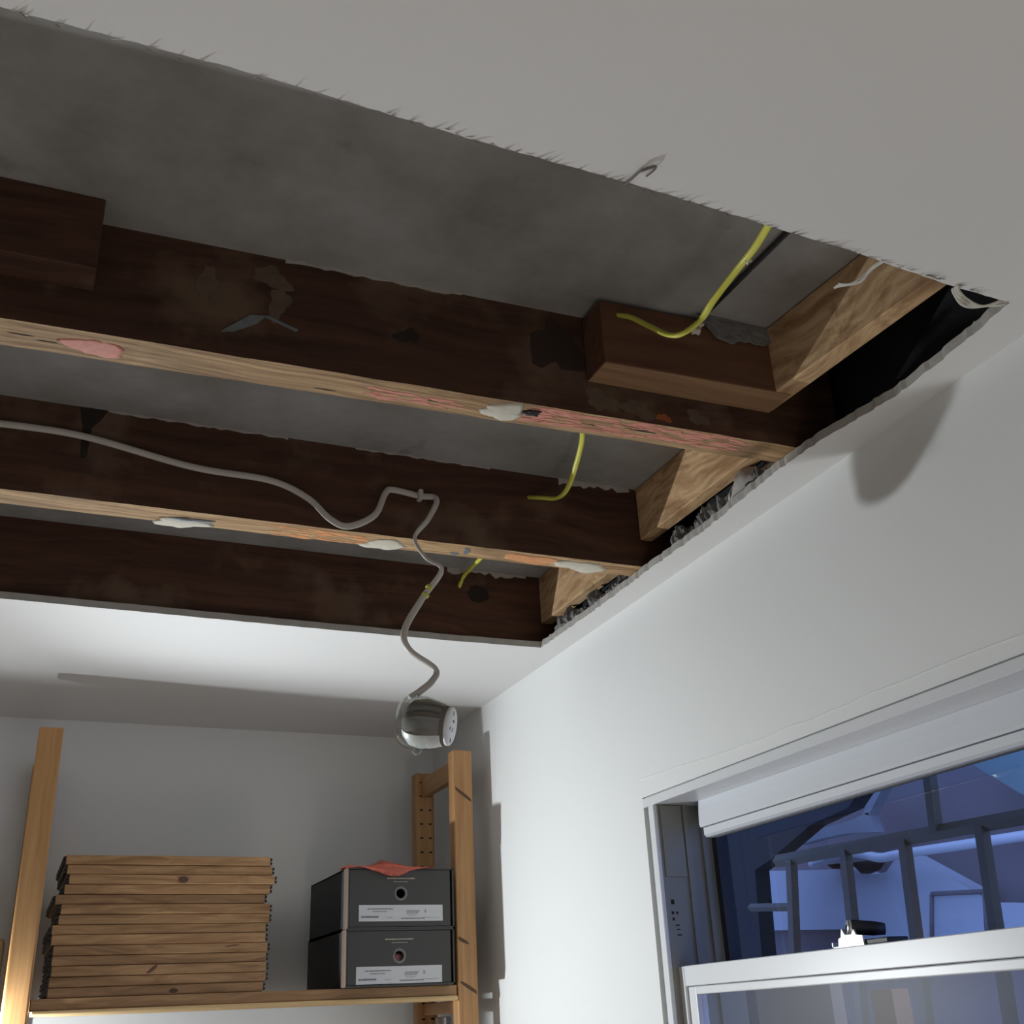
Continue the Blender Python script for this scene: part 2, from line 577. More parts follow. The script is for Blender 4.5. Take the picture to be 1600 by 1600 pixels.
# frayed paper whiskers hanging off the near cut
b = BM()
rr = random.Random(11)
for i in range(150):
    t = rr.random() ** 0.8
    x = -0.1 + t * 0.93
    y = .630 + .022 * max(0, (x - .2) / .67) ** 1.3 + rr.uniform(-.001, .002)
    L_ = rr.uniform(.003, .012) * (1.6 if rr.random() < .12 else 1)
    a = rr.uniform(-.15, .95)
    d = Vector((math.cos(a) * L_, -math.sin(a) * L_ * .8, rr.uniform(-.004, .0005)))
    z = ZC - .0003
    w_ = rr.uniform(.0006, .0014)
    p0, p1, p2 = Vector((x - w_, y, z)), Vector((x + w_, y, z)), Vector((x, y, z)) + d
    p3 = Vector((x, y + .001, z + .001))
    vv = [b.verts.new(q) for q in (p0, p1, p2, p3)]
    for q in ((0, 1, 2), (0, 3, 1), (1, 3, 2), (0, 2, 3)):
        b.faces.new([vv[k] for k in q])
mesh_obj('frayed_paper', b, MAT['wire'], ceiling)

# ================================================================== window
win = tag(bpy.data.objects.new('window_1', None), kind='structure')
COL.objects.link(win)
win.location = (XR, 1.02, WZ0)
FY1, FZ1 = 1.563, 2.056                     # inner edge of the frame
b = BM()
# frame bars, flush with the plaster: far side, head, near side, sill
box(b, .931, 1.058, FY1, 1.580, WZ0, FZ1)
box(b, .931, 1.058, .45, 1.5965, FZ1, 2.0705)
box(b, .931, 1.058, .45, .490, WZ0, FZ1)
box(b, .915, 1.058, .45, 1.580, WZ0, 1.03)
bevel(b, .0012, 1)
mesh_obj('window_frame', b, MAT['upvc'], win)
b = BM()
# back of the gap beside the far bar, its shade put into the grey
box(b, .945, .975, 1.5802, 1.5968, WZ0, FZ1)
mesh_obj('shadow_gap', b, MAT['jamb_shade'], win)
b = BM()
box(b, .9372, 1.0125, 1.5624, 1.5640, 1.03, FZ1 - .0004)  # thin skin added over the jamb to carry its shade
mesh_obj('jamb_shade_skin', b, MAT['jamb_shade'], win)
# parting bead on the far side, in the same shade grey
b = BM()
box(b, .982, .992, 1.5585, 1.5632, 1.03, FZ1)
box(b, 1.013, 1.060, 1.5570, 1.5632, 1.03, FZ1)
mesh_obj('parting_bead', b, MAT['jamb_shade'], win)
b = BM()
box(b, .941, .980, 1.5595, 1.5632, 1.945, FZ1 - .001)
bevel(b, .0008, 1)
mesh_obj('jamb_cover', b, MAT['jamb_shade'], win)
b = BM()
for (xx, zz, ww, hh) in ((.949, 1.908, .003, .0035), (.9475, 1.892, .0022, .0022), (.9555, 1.892, .0018, .002), (.948, 1.883, .002, .0022), (.954, 1.874, .0035, .001), (.955, 1.868, .0032, .0008), (.956, 1.860, .004, .001)):
    box(b, xx - ww, xx + ww, 1.5622, 1.5634, zz - hh, zz + hh)
mesh_obj('balance_slot', b, MAT['hole'], win)
# lower sash, in front
ls = mesh_obj('lower_sash', (lambda q: (box(q, .948, .975, 1.548, 1.5632, 1.03, 1.815), box(q, .948, .975, .490, .510, 1.03, 1.815), box(q, .948, .975, .510, 1.548, 1.7868, 1.815), box(q, .948, .975, .510, 1.548, 1.03, 1.075), bevel(q, .001, 1), q)[-1])(BM()), MAT['upvc'], win)
b = BM()
box(b, .952, .970, 1.526, 1.5475, 1.076, 1.7862)
box(b, .952, .970, .511, .530, 1.076, 1.7862)
box(b, .952, .970, .530, 1.526, 1.7750, 1.7862)
box(b, .952, .970, .530, 1.526, 1.076, 1.090)
bevel(b, .0015, 2)
mesh_obj('glazing_bead', b, MAT['upvc'], ls)
b = BM(); box(b, .960, .964, .525, 1.530, 1.085, 1.778)
pane_l = mesh_obj('pane', b, MAT['pane_low'], ls)
# upper sash behind: dark gasket round the glass, hidden bottom rail
us = mesh_obj('upper_sash', (lambda q: (box(q, 1.030, 1.052, 1.545, 1.5575, 1.800, 2.03), box(q, 1.030, 1.052, .490, .515, 1.80, 2.03), box(q, 1.030, 1.052, .515, 1.545, 1.795, 1.8165), box(q, 1.030, 1.052, .490, 1.5575, 2.025, FZ1), q)[-1])(BM()), MAT['seal'], win)
b = BM(); box(b, 1.040, 1.044, .510, 1.550, 1.81, 2.03)
mesh_obj('pane', b, MAT['pane'], us)
# keyed sash lock on the meeting rail
lk = mesh_obj('sash_lock', (lambda q: (box(q, .953, .985, 1.098, 1.176, 1.8150, 1.8215), bevel(q, .0012, 1), q)[-1])(BM()), MAT['black'], win)
b = BM()
prism_x(b, [(1.185, 1.8150), (1.137, 1.8150), (1.138, 1.826), (1.149, 1.8275), (1.153, 1.834), (1.158, 1.8285), (1.170, 1.829), (1.175, 1.8365), (1.178, 1.8265), (1.183, 1.825)], .950, .9526)
mesh_obj('lock_plate', b, MAT['chrome'], lk)
b = BM()
ax = Vector((0.88, -0.45, -0.10))
lathe(b, (.951, 1.163, 1.8375), ax, [(0, .0085), (.03, .0085), (.044, .007), (.044, 0)], 24)
lathe(b, (.951, 1.163, 1.8375), ax, [(0, 0.0), (0, .0085)], 24)
mesh_obj('lock_barrel', b, MAT['black'], lk)
b = BM()
lathe(b, Vector((.951, 1.163, 1.8375)), ax, [(-.0012, 0), (-.0016, .0072), (.001, .0088), (.003, .0088)], 24)
mesh_obj('key_face', b, MAT['steel'], lk)
b = BM()
lathe(b, Vector((.951, 1.163, 1.8385)), ax, [(-.0022, 0), (-.0022, .0018), (0, .0018)], 12)
box(b, .9483, .9499, 1.1632, 1.1645, 1.8318, 1.838)
mesh_obj('keyhole', b, MAT['hole'], lk)
b = BM()
box(b, .951, .958, 1.186, 1.198, 1.8150, 1.8165)
box(b, .951, .958, 1.196, 1.198, 1.8150, 1.8215)
mesh_obj('latch_tongue', b, MAT['chrome'], lk)

# roller blind cassette hung under the head of the frame
bl = thing('roller_blind', 'white roller blind cassette under the head of the window frame', 'blind', (1.0, 1.0, 2.0))
b = BM()
prof = [(.990, 2.0558), (.988, 2.040), (.9865, 2.018), (.9885, 2.0145), (1.034, 2.0145), (1.034, 2.0558)]
y0, y1 = .492, 1.5215
A = [b.verts.new((x, y0, z)) for x, z in prof]
B = [b.verts.new((x, y1, z)) for x, z in prof]
b.faces.new(A); b.faces.new(B[::-1])
for k in range(len(prof)):
    b.faces.new((A[k], B[k], B[(k + 1) % len(prof)], A[(k + 1) % len(prof)]))
mesh_obj('cassette', b, MAT['blind'], bl)
b = BM()
prof = [(.9905, 2.0132), (.987, 2.0120), (.987, 2.0015), (.991, 1.998), (1.004, 1.998), (1.008, 2.003), (1.008, 2.0132)]
y0, y1 = .496, 1.511
A = [b.verts.new((x, y0, z)) for x, z in prof]
B = [b.verts.new((x, y1, z)) for x, z in prof]
b.faces.new(A); b.faces.new(B[::-1])
for k in range(len(prof)):
    b.faces.new((A[k], B[k], B[(k + 1) % len(prof)], A[(k + 1) % len(prof)]))
bbar = mesh_obj('bottom_bar', b, MAT['blind'], bl)
b = BM()
box(b, 1.001, 1.0035, .50, 1.50, 1.9958, 1.9979)
mesh_obj('bottom_seal', b, MAT['seal'], bbar)

# ================================================================== outside
ho = thing('neighbouring_house', 'pale and mauve house across the yard, seen through the upper window pane', 'house', (4.0, 4.2, 0.0))
b = BM(); box(b, 4.0, 4.2, 0.6, 8.2, 0.0, 4.6)
mesh_obj('facade', b, MAT['o_mauve'], ho)
b = BM()
prism_x(b, [(5.60, 2.480), (4.759, 2.386), (4.770, 2.098), (5.60, 2.160)], 3.9, 4.0)
mesh_obj('wall_panel', b, MAT['o_wall'], ho)
b = BM()
prism_x(b, [(4.724, 2.400), (4.602, 2.354), (4.528, 2.326), (4.419, 2.331), (4.336, 2.385), (4.239, 2.380), (3.847, 2.157), (3.897, 1.927), (4.783, 1.955)], 3.9, 4.0)
mesh_obj('gable_wall', b, MAT['o_wall'], ho)
b = BM()
prism_x(b, [(3.783, 2.124), (3.3, 2.060), (3.34, 1.95), (3.807, 1.984)], 3.9, 4.0)
mesh_obj('low_wall', b, MAT['o_wall'], ho)
b = BM()
fr = [(4.141, 2.197), (3.822, 2.173), (3.862, 1.976), (4.197, 2.001)]
for k in range(3):
    p, q = fr[(k + 3) % 4], fr[(k + 4) % 4]
    tube(b, [Vector((3.895, *p)), Vector((3.895, *q))], .010, .010, 6)
mesh_obj('panel_edge', b, MAT['o_mauve'], ho)
b = BM()
tube(b, spline([(3.8, 4.851, 2.423), (3.8, 4.604, 2.439), (3.8, 4.462, 2.419), (3.8, 4.332, 2.383), (3.8, 4.178, 2.379), (3.8, 3.740, 2.361), (3.8, 3.20, 2.340)], 6), .022, .022, 10)
mesh_obj('gutter', b, MAT['o_gutter'], ho)
b = BM()
prism_x(b, [(4.922, 2.530), (4.838, 2.582), (4.504, 2.583), (4.362, 2.600), (4.336, 2.503), (4.567, 2.530), (4.771, 2.533)], 3.80, 3.86)
prism_x(b, [(4.40, 2.600), (4.30, 2.70), (4.22, 2.70), (4.36, 2.585)], 3.80, 3.86)
mesh_obj('awning', b, MAT['o_cloth'], ho)
b = BM()
prism_x(b, [(3.66, 2.70), (3.30, 2.78), (3.0, 2.74), (3.25, 2.43), (3.409, 2.511)], 3.78, 3.88)
mesh_obj('roof_edge', b, MAT['o_roof'], ho)
b = BM()
prism_x(b, [(4.60, 2.395), (4.40, 2.385), (4.46, 2.345), (4.53, 2.335)], 3.84, 3.90)
prism_x(b, [(4.78, 2.41), (4.70, 2.405), (4.74, 2.385)], 3.84, 3.90)
mesh_obj('eave_shadow_board', b, MAT['o_dark'], ho)

b = BM()
prism_x(b, [(5.60, 0.0), (5.40, 2.90), (3.2, 2.90), (3.517, 2.692), (3.605, 2.541), (3.691, 2.487), (3.951, 2.458), (4.276, 2.356), (4.395, 2.329), (4.60, 0.0)], 3.12, 3.2)
solo('dark_shed', b, MAT['o_dark'], 'dark board shed outside, filling the left end of the upper pane', 'shed', (3.16, 4.6, 0))

rl = thing('metal_railing', 'grey metal railing with upright bars outside the window', 'railing', (2.2, 2.4, 0))
b = BM()
A0, A1 = Vector((2.2, 2.98, 2.170)), Vector((2.2, 1.60, 2.127))
tube(b, [A0, A1], .019, .014, 4, smooth=False, flat_dir=(1, 0, 0))
mesh_obj('top_rail', b, MAT['o_bar'], rl)
for p, q in (((2.902, 2.165), (2.985, 1.70)), ((2.647, 2.158), (2.690, 1.70)), ((2.402, 2.152), (2.442, 1.70)), ((2.126, 2.145), (2.165, 1.70)), ((1.86, 2.135), (1.89, 1.70))):
    b = BM()
    d = Vector((0, q[0] - p[0], q[1] - p[1]))
    e = Vector((2.2, *p)) + d * (p[1] / (p[1] - q[1]))
    tube(b, [Vector((2.2, *p)), e], .018, .018, 4, smooth=False, flat_dir=(1, 1, 0))
    mesh_obj('bar', b, MAT['o_bar'], rl)
b = BM()
tube(b, [Vector((2.2, 2.280, 2.150)), Vector((2.2, 2.250, 2.42))], .018, .018, 4, smooth=False, flat_dir=(1, 1, 0))
mesh_obj('upper_bar', b, MAT['o_bar'], rl)
b = BM()
tube(b, [Vector((2.2, 3.15, 2.050)), Vector((2.2, 2.925, 2.029))], .012, .012, 4, smooth=False, flat_dir=(1, 0, 0))
mesh_obj('cross_bar', b, MAT['o_bar'], rl)

b = BM(); box(b, 1.55, 1.58, 1.98, 2.24, 0.0, 1.80)  # board put outside in place of a reflection in the glass
solo('beige_reflection_board', b, MAT['o_beige'], 'beige board added outside for a reflection at the left of the lower pane', 'board', (1.565, 2.1, 0))
b = BM(); box(b, 1.55, 1.59, 1.80, 1.86, 0.0, 1.775)  # post likewise stands in for a brown reflection
solo('brown_reflection_post', b, MAT['o_brown'], 'brown post added outside for a reflection in the lower pane, right of the beige board', 'post', (1.57, 1.83, 0))
b = BM(); box(b, 1.2, 9, -3, 9, -0.25, -0.001)
tag(mesh_obj('ground_outside', b, plain('yard_paving', (0.2, 0.19, 0.18), 0.9)), kind='structure')

# ================================================================== joists and blocking in the hole
JB = T                                     # undersides sit on the plasterboard
def joist(name, label, n0, n1, f0, f1, x0=-1.3, x1=.945):
    """a joist along x; near and far edges given at x0 and x1"""
    o = thing(name, label, 'joist', (0, (n0 + f0) / 2, JB))
    bm = BM()
    N_ = 60
    rr = random.Random(int(n0 * 1000))
    rows = []
    for i in range(N_ + 1):
        t = i / N_
        x = x0 + (x1 - x0) * t
        yn, yf = n0 + (n1 - n0) * t, f0 + (f1 - f0) * t
        jn, jf = rr.uniform(-.0009, .0009), rr.uniform(-.0009, .0009)
        rows.append([bm.verts.new((x, yn + jn, JB + .001)), bm.verts.new((x, yf + jf, JB + .001)), bm.verts.new((x, yf, DECK)), bm.verts.new((x, yn, DECK))])
    for a, c in zip(rows[:-1], rows[1:]):
        for k in range(4):
            f = bm.faces.new((a[k], a[(k + 1) % 4], c[(k + 1) % 4], c[k]))
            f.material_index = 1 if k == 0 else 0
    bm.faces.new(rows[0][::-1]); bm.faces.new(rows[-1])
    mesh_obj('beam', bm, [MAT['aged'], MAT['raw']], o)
    return o

def ln(x, a, b_, x0=-1.3, x1=.945):
    return a + (b_ - a) * (x - x0) / (x1 - x0)

J1 = (1.0766, 1.0110, 1.1345, 1.0559)
j1 = joist('ceiling_joist', 'dark ceiling joist nearest the camera, its underside pale with pink paint', *J1)
j2 = joist('ceiling_joist', 'middle ceiling joist, orange paint on its pale underside, white cable clipped on', 1.4576, 1.4415, 1.507, 1.484)
j3 = joist('ceiling_joist', 'farthest ceiling joist, right behind the far edge of the hole', 1.860, 1.858, 1.910, 1.908)
ZU = JB + .001

def dab(parent, name, mat, x, y, rx, ry, h, seed, ang=-.03, label=None):
    bm = BM()
    blob_patch(bm, x, y, ZU, rx, ry, h, seed, ang)
    return tag(mesh_obj(name, bm, mat, parent), label)

def streaks(parent, mat, x0, x1, y0, y1, n, seed, slope=-.03):
    """brushed paint left in the grain: many slim flecks in one mesh"""
    bm = BM()
    rr = random.Random(seed)
    for _ in range(n):
        x = rr.uniform(x0, x1)
        y = rr.uniform(y0, y1) + slope * (x - x0)
        blob_patch(bm, x, y, ZU, rr.uniform(.006, .022), rr.uniform(.001, .0032), .0004, rr.random(), slope + rr.uniform(-.1, .1), 12)
    return mesh_obj('paint_fleck', bm, mat, parent)

PK = MAT['pink']
tag(dab(j1, 'paint_patch', PK, .012, 1.066, .028, .017, .0005, 21), 'solid pink paint patch')
streaks(j1, PK, .31, .42, 1.046, 1.070, 22, 31)
streaks(j1, PK, .50, .64, 1.028, 1.062, 60, 32)
streaks(j1, PK, .645, .80, 1.022, 1.055, 60, 33)
dab(j1, 'plaster_dab', MAT['plaster'], .472, 1.050, .030, .018, .0025, 24, label='cream plaster dab')
bm = BM(); blob_patch(bm, .505, 1.041, ZU, .012, .006, .004, 27)
mesh_obj('dark_smear', bm, MAT['black'], j1)
for (x, y, rx) in ((-.06, 1.065, .012), (-.035, 1.070, .010), (.26, 1.07, .012), (.375, 1.055, .014), (.545, 1.058, .02), (.60, 1.045, .025), (.648, 1.038, .02), (.66, 1.04, .02)):
    bm = BM()
    blob_patch(bm, x, y, ZU, rx, .0013, .0003, x, -.04, 12)
    mesh_obj('crack', bm, MAT['hole'], j1)
OR = MAT['orange']
dab(j2, 'plaster_dab', MAT['plaster'], .160, 1.486, .036, .019, .0025, 41, label='white plaster dab with a grey smear')
bm = BM(); blob_patch(bm, .172, 1.472, ZU, .030, .0045, .0032, 44, -.03)
mesh_obj('grey_smear', bm, plain('grey_smear', (.27, .30, .33), .8), j2)
dab(j2, 'plaster_dab', MAT['plaster'], .456, 1.478, .036, .018, .002, 42)
dab(j2, 'plaster_dab', MAT['plaster'], .785, 1.470, .046, .020, .0025, 43)
dab(j2, 'paint_patch', OR, .695, 1.466, .042, .016, .0005, 45, label='orange paint patch')
streaks(j2, OR, .29, .43, 1.457, 1.490, 46, 46, 0)
streaks(j2, OR, .66, .74, 1.452, 1.482, 20, 47, 0)
bm = BM(); blob_patch(bm, .585, 1.465, ZU, .006, .012, .0004, 48, -.4); blob_patch(bm, .57, 1.48, ZU, .006, .008, .0004, 49, -.4)
mesh_obj('grey_smear', bm, MAT['ink'], j2)
# marks on the faces of the joists
bm = BM()
for (x, z, rx, rz, s) in ((.763, 2.503, .021, .017, 1), ):
    pts = [(x + rx * math.cos(k * .4488) * (1 + .12 * math.sin(3 * k)), z + rz * math.sin(k * .4488)) for k in range(14)]
    A = [bm.verts.new((px_, 1.8592, pz_)) for px_, pz_ in pts]
    B = [bm.verts.new((px_, 1.8565, pz_)) for px_, pz_ in pts]
    bm.faces.new(A); bm.faces.new(B[::-1])
    for k in range(14):
        bm.faces.new((A[k], B[k], B[(k + 1) % 14], A[(k + 1) % 14]))
mesh_obj('bored_hole', bm, MAT['hole'], j3)
bm = BM()
pl = lambda x: ln(x, J1[0], J1[1])
for pts in ([(.135, 2.441), (.165, 2.468), (.182, 2.470), (.172, 2.458), (.148, 2.444)], [(.180, 2.469), (.215, 2.457), (.218, 2.459), (.183, 2.471)]):
    A = [bm.verts.new((x, pl(x) - .0022, z)) for x, z in pts]
    B = [bm.verts.new((x, pl(x) + .0005, z)) for x, z in pts]
    bm.faces.new(A); bm.faces.new(B[::-1])
    n = len(pts)
    for k in range(n):
        bm.faces.new((A[k], B[k], B[(k + 1) % n], A[(k + 1) % n]))
tag(mesh_obj('plaster_smear', bm, plain('grey_plaster_smear', (.16, .175, .18), .8, var=.25, nscale=80), j1), 'grey smear')
bm = BM()
j2y = lambda x: ln(x, 1.4576, 1.4415)
pts = [(.008, 2.551), (.044, 2.551), (.036, 2.535), (.026, 2.522), (.024, 2.475), (.016, 2.472), (.014, 2.52)]
A = [bm.verts.new((x, j2y(x) - .0018, z)) for x, z in pts]
B = [bm.verts.new((x, j2y(x) + .0005, z)) for x, z in pts]
bm.faces.new(A); bm.faces.new(B[::-1])
for k in range(len(pts)):
    bm.faces.new((A[k], B[k], B[(k + 1) % len(pts)], A[(k + 1) % len(pts)]))
mesh_obj('tar_run', bm, MAT['hole'], j2)

# lime stains on the near face of the first joist, torn plaster along the joist tops
def face_patch(parent, name, mat, cx, cz, rx, rz, face, seed, proud=.0008):
    rr = random.Random(seed)
    ph = [rr.uniform(0, 6.28) for _ in range(4)]
    bm = BM()
    A, B = [], []
    n = 22
    for k in range(n):
        t = 2 * math.pi * k / n
        q = 1 + .22 * math.sin(2 * t + ph[0]) + .2 * math.sin(3 * t + ph[1]) + .14 * math.sin(6 * t + ph[2])
        x, z = cx + rx * q * math.cos(t), cz + rz * q * math.sin(t)
        z = min(max(z, JB + .003), DECK - .002)
        A.append(bm.verts.new((x, face(x) - proud, z)))
        B.append(bm.verts.new((x, face(x) + .001, z)))
    bm.faces.new(A); bm.faces.new(B[::-1])
    for k in range(n):
        bm.faces.new((A[k], B[k], B[(k + 1) % n], A[(k + 1) % n]))
    return mesh_obj(name, bm, mat, parent)

LIME = plain('lime_stain', (.115, .078, .052), .9, var=.45, nscale=70)
for i, (x, z, rx, rz) in enumerate(((.118, 2.500, .010, .026), (.186, 2.523, .020, .014), (.195, 2.490, .012, .020), (.590, 2.434, .020, .015), (.640, 2.430, .022, .012), (.725, 2.432, .014, .011))):
    face_patch(j1, 'lime_stain', LIME, x, z, rx, rz, pl, 60 + i)
face_patch(j1, 'paint_spot', plain('orange_spot', (.30, .085, .03), .8), .675, 2.424, .010, .006, pl, 71)
face_patch(j1, 'knot', MAT['hole'], .345, 2.478, .014, .010, pl, 72)
face_patch(j1, 'shade_patch', plain('shade_patch', (.034, .017, .012), .9), .535, 2.500, .030, .040, pl, 73)  # dark patch painted for the shade beside the brown timber

def fringe(parent, x0, x1, face, drop, seed):
    rr = random.Random(seed)
    bm = BM()
    xs, x = [], x0
    while x < x1:
        xs.append(x)
        x += rr.uniform(.006, .014)
    prev = None
    for x in xs:
        d = drop * rr.uniform(.15, 1.0)
        y = face(x) - rr.uniform(.001, .004)
        q = [bm.verts.new((x, y, DECK - d)), bm.verts.new((x, y, DECK - .0003)), bm.verts.new((x, face(x) + .0005, DECK - .0003)), bm.verts.new((x, face(x) + .0005, DECK - d * .8))]
        if prev:
            for k in range(4):
                bm.faces.new((prev[k], prev[(k + 1) % 4], q[(k + 1) % 4], q[k]))
        else:
            bm.faces.new(q)
        prev = q
    bm.faces.new(prev[::-1])
    return mesh_obj('plaster_fringe', bm, MAT['mortar_pale'], parent)
fringe(j2, .045, .30, j2y, .005, 81)
fringe(j2, .40, .62, j2y, .004, 82)
fringe(j2, .74, .875, j2y, .014, 83)
fringe(j3, .70, .87, lambda x: 1.859, .014, 84)
fringe(j1, .20, .42, pl, .006, 85)

# short timbers nailed to the near face of the first joist
def timber(name, label, cat, pts, z0, z1, mats, low=None, loc=None):
    bm = BM()
    prism_z(bm, pts, z0, z1)
    bm.normal_update()
    bmesh.ops.recalc_face_normals(bm, faces=bm.faces[:])
    if low is not None:
        for f in bm.faces:
            if f.normal.z < -.9:
                f.material_index = low
    bevel(bm, .0012, 1)
    return solo(name, bm, mats, label, cat, loc or (pts[0][0], pts[0][1], z0))

timber('packing_block', 'dark timber block fixed to the near joist at the left edge', 'timber block',
       [(-1.2, 1.000), (.003, .996), (.003, 1.0365), (-1.2, 1.0715)], 2.462, DECK, [MAT['aged'], MAT['aged']], 1)
timber('packing_block', 'short brown timber fixed to the near joist, yellow cable coming out of it', 'timber block',
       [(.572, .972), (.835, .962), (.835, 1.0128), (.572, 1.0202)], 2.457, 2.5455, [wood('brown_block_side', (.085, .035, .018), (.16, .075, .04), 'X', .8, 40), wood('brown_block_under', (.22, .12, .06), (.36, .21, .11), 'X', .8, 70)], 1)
# blocking that runs away from the camera along the right wall
timber('wall_blocking', 'rough pale blocking timber by the wall, nearer than the first joist', 'blocking',
       [(.842, .60), (.8085, .985), (.8361, 1.0085), (.864, .60)], 2.4575, DECK - .001, [MAT['raw_y']])
timber('wall_blocking', 'pale grained blocking timber by the wall between first and second joists', 'blocking',
       [(.884, 1.062), (.882, 1.4405), (.905, 1.4405), (.909, 1.060)], 2.4595, DECK - .001, [MAT['raw_y']])
timber('wall_blocking', 'pale blocking timber by the wall between second and third joists', 'blocking',
       [(.895, 1.4865), (.893, 1.857), (.917, 1.857), (.919, 1.4865)], 2.4555, DECK - .001, [MAT['raw_y']])

# lumps of mortar on top of the plaster beside the wall
def rubble(name, label, pts, seed, mat, h=.016, wd=.03):
    bm = BM()
    P_ = spline(pts, 5)
    n, mm = len(P_), 18
    off = Vector((seed * 1.7, seed * .9, 0))
    rows = []
    for i, q in enumerate(P_):
        row = []
        end = min(1.0, min(i, n - 1 - i) / 6 + .15)
        for k in range(mm):
            t = math.pi * k / (mm - 1)
            d = Vector((q.x * 2 - math.cos(t) * .03, q.y, math.sin(t) * .03))
            r = .82 + .62 * mnoise.noise(d * 32 + off) + .42 * mnoise.noise(d * 85 + off) + .2 * mnoise.noise(d * 210 + off)
            r = max(.25, r) * end
            row.append(bm.verts.new((q.x - math.cos(t) * wd * .5 * r, q.y, q.z + math.sin(t) * h * r)))
        rows.append(row)
    for a, c in zip(rows[:-1], rows[1:]):
        for k in range(mm - 1):
            bm.faces.new((a[k], a[k + 1], c[k + 1], c[k]))
        bm.faces.new((a[mm - 1], a[0], c[0], c[mm - 1]))
    bm.faces.new(rows[0]); bm.faces.new(rows[-1][::-1])
    return solo(name, bm, mat, label, 'mortar', (pts[0][0], pts[0][1], T))

rubble('mortar_lump', 'crumbling grey mortar over the wall top between first and second joists',
       [(.914, 1.07 + .013 * i, T - .001) for i in range(26)], 51, MAT['mortar'], .036, .050)
rubble('mortar_lump', 'crumbling grey mortar over the wall top between second and third joists',
       [(.912, 1.50 + .013 * i, T - .001) for i in range(25)], 52, MAT['mortar'], .033, .048)
rubble('mortar_lump', 'pale grey mortar at the near right corner of the hole',
       [(.912, .655 + .011 * i, T - .001) for i in range(12)], 53, MAT['mortar_pale'], .020, .036)
bm = BM()
blob_patch(bm, .912, 1.165, T + .014, .020, .080, .030, 5, 0, down=False)
solo('mortar_slab', bm, MAT['mortar_pale'], 'smooth pale mortar slab over the wall top beside the grained blocking', 'mortar', (.905, 1.17, T))

# ================================================================== cables
fx = thing('white_flex', 'flat white cable along the middle joist, hanging down to the glass lamp', 'cable', (.498, 1.437, 2.482))
P = spline([(-1.25, 1.445, 2.48), (-.7, 1.441, 2.49), (-.3, 1.438, 2.497), (-.134, 1.437, 2.500), (-.088, 1.437, 2.502), (.016, 1.437, 2.501), (.162, 1.434, 2.476), (.269, 1.430, 2.470), (.324, 1.425, 2.448), (.357, 1.420, 2.417), (.385, 1.420, 2.409), (.424, 1.422, 2.433), (.443, 1.430, 2.475), (.456, 1.433, 2.484), (.498, 1.437, 2.482), (.523, 1.428, 2.476), (.507, 1.420, 2.438), (.485, 1.420, 2.404), (.501, 1.420, 2.375), (.528, 1.425, 2.360), (.501, 1.435, 2.316), (.477, 1.445, 2.268), (.486, 1.450, 2.241), (.524, 1.450, 2.216), (.519, 1.450, 2.197), (.495, 1.450, 2.176)], 10)
def tw(t):
    return 0.0 if t < .60 else (.9 * math.sin((t - .60) / .40 * 6.3))
b = BM(); tube(b, P, .0049, .0026, 12, twist=tw, flat_dir=(.1, -1, -.2))
mesh_obj('sheath', b, MAT['flex'], fx)
b = BM()
box(b, .4955, .5025, 1.4285, 1.4425, 2.474, 2.490)
bevel(b, .0015, 2)
mesh_obj('cable_clip', b, MAT['flex'], fx)
b = BM()
tube(b, [Vector((.5085, 1.4310, 2.330)), Vector((.5115, 1.4300, 2.334))], .0056, .0040, 12, flat_dir=(.1, -1, -.2))
tube(b, [Vector((.5065, 1.4318, 2.3225)), Vector((.5040, 1.4330, 2.3190))], .0056, .0040, 12, flat_dir=(.1, -1, -.2))
mesh_obj('yellow_tape', b, MAT['yellow'], fx)

def cable(label, pts, loc, r=.0042, extra=None):
    o = thing('yellow_cable', label, 'cable', loc)
    bm = BM(); tube(bm, spline(pts, 10), r, r * .75, 10, flat_dir=(0, -.8, .6))
    mesh_obj('sheath', bm, MAT['yellow'], o)
    return o
yc = cable('long yellow cable looping from the short brown block to the near hole edge', [(.596, .975, 2.531), (.603, .955, 2.516), (.612, .930, 2.489), (.617, .900, 2.459), (.623, .880, 2.450), (.635, .860, 2.458), (.633, .830, 2.463), (.634, .780, 2.472), (.627, .740, 2.468), (.604, .680, 2.453), (.575, .60, 2.440), (.56, .50, 2.43)], (.597, .97, 2.53))
b = BM(); blob_patch(b, .6355, .765, 2.4745, .0045, .004, .006, 3)
mesh_obj('cable_staple', b, MAT['plaster'], yc)
cable('yellow cable end bending out of the middle joist beneath the first', [(.684, 1.452, 2.514), (.695, 1.420, 2.500), (.713, 1.400, 2.493), (.716, 1.370, 2.494), (.711, 1.330, 2.508), (.695, 1.270, 2.524), (.662, 1.200, 2.520), (.62, 1.075, 2.52)], (.684, 1.45, 2.51))
cable('short yellow cable piece in front of the farthest joist', [(.723, 1.866, 2.510), (.727, 1.840, 2.530), (.725, 1.800, 2.530), (.724, 1.750, 2.529), (.708, 1.650, 2.515), (.70, 1.50, 2.51)], (.723, 1.86, 2.51))
b = BM()
tube(b, [Vector((.714, .9595, 2.5475)), Vector((.7145, .88, 2.5475)), Vector((.716, .78, 2.5475)), Vector((.719, .60, 2.5475))], .0032, .0032, 8)
solo('black_cable', b, MAT['black'], 'straight black cable against the floor sheet beside the long yellow cable', 'cable', (.714, .95, 2.5475))
b = BM(); blob_patch(b, .688, .945, 2.512, .006, .005, .007, 9); blob_patch(b, .700, .950, 2.526, .004, .004, .005, 10)
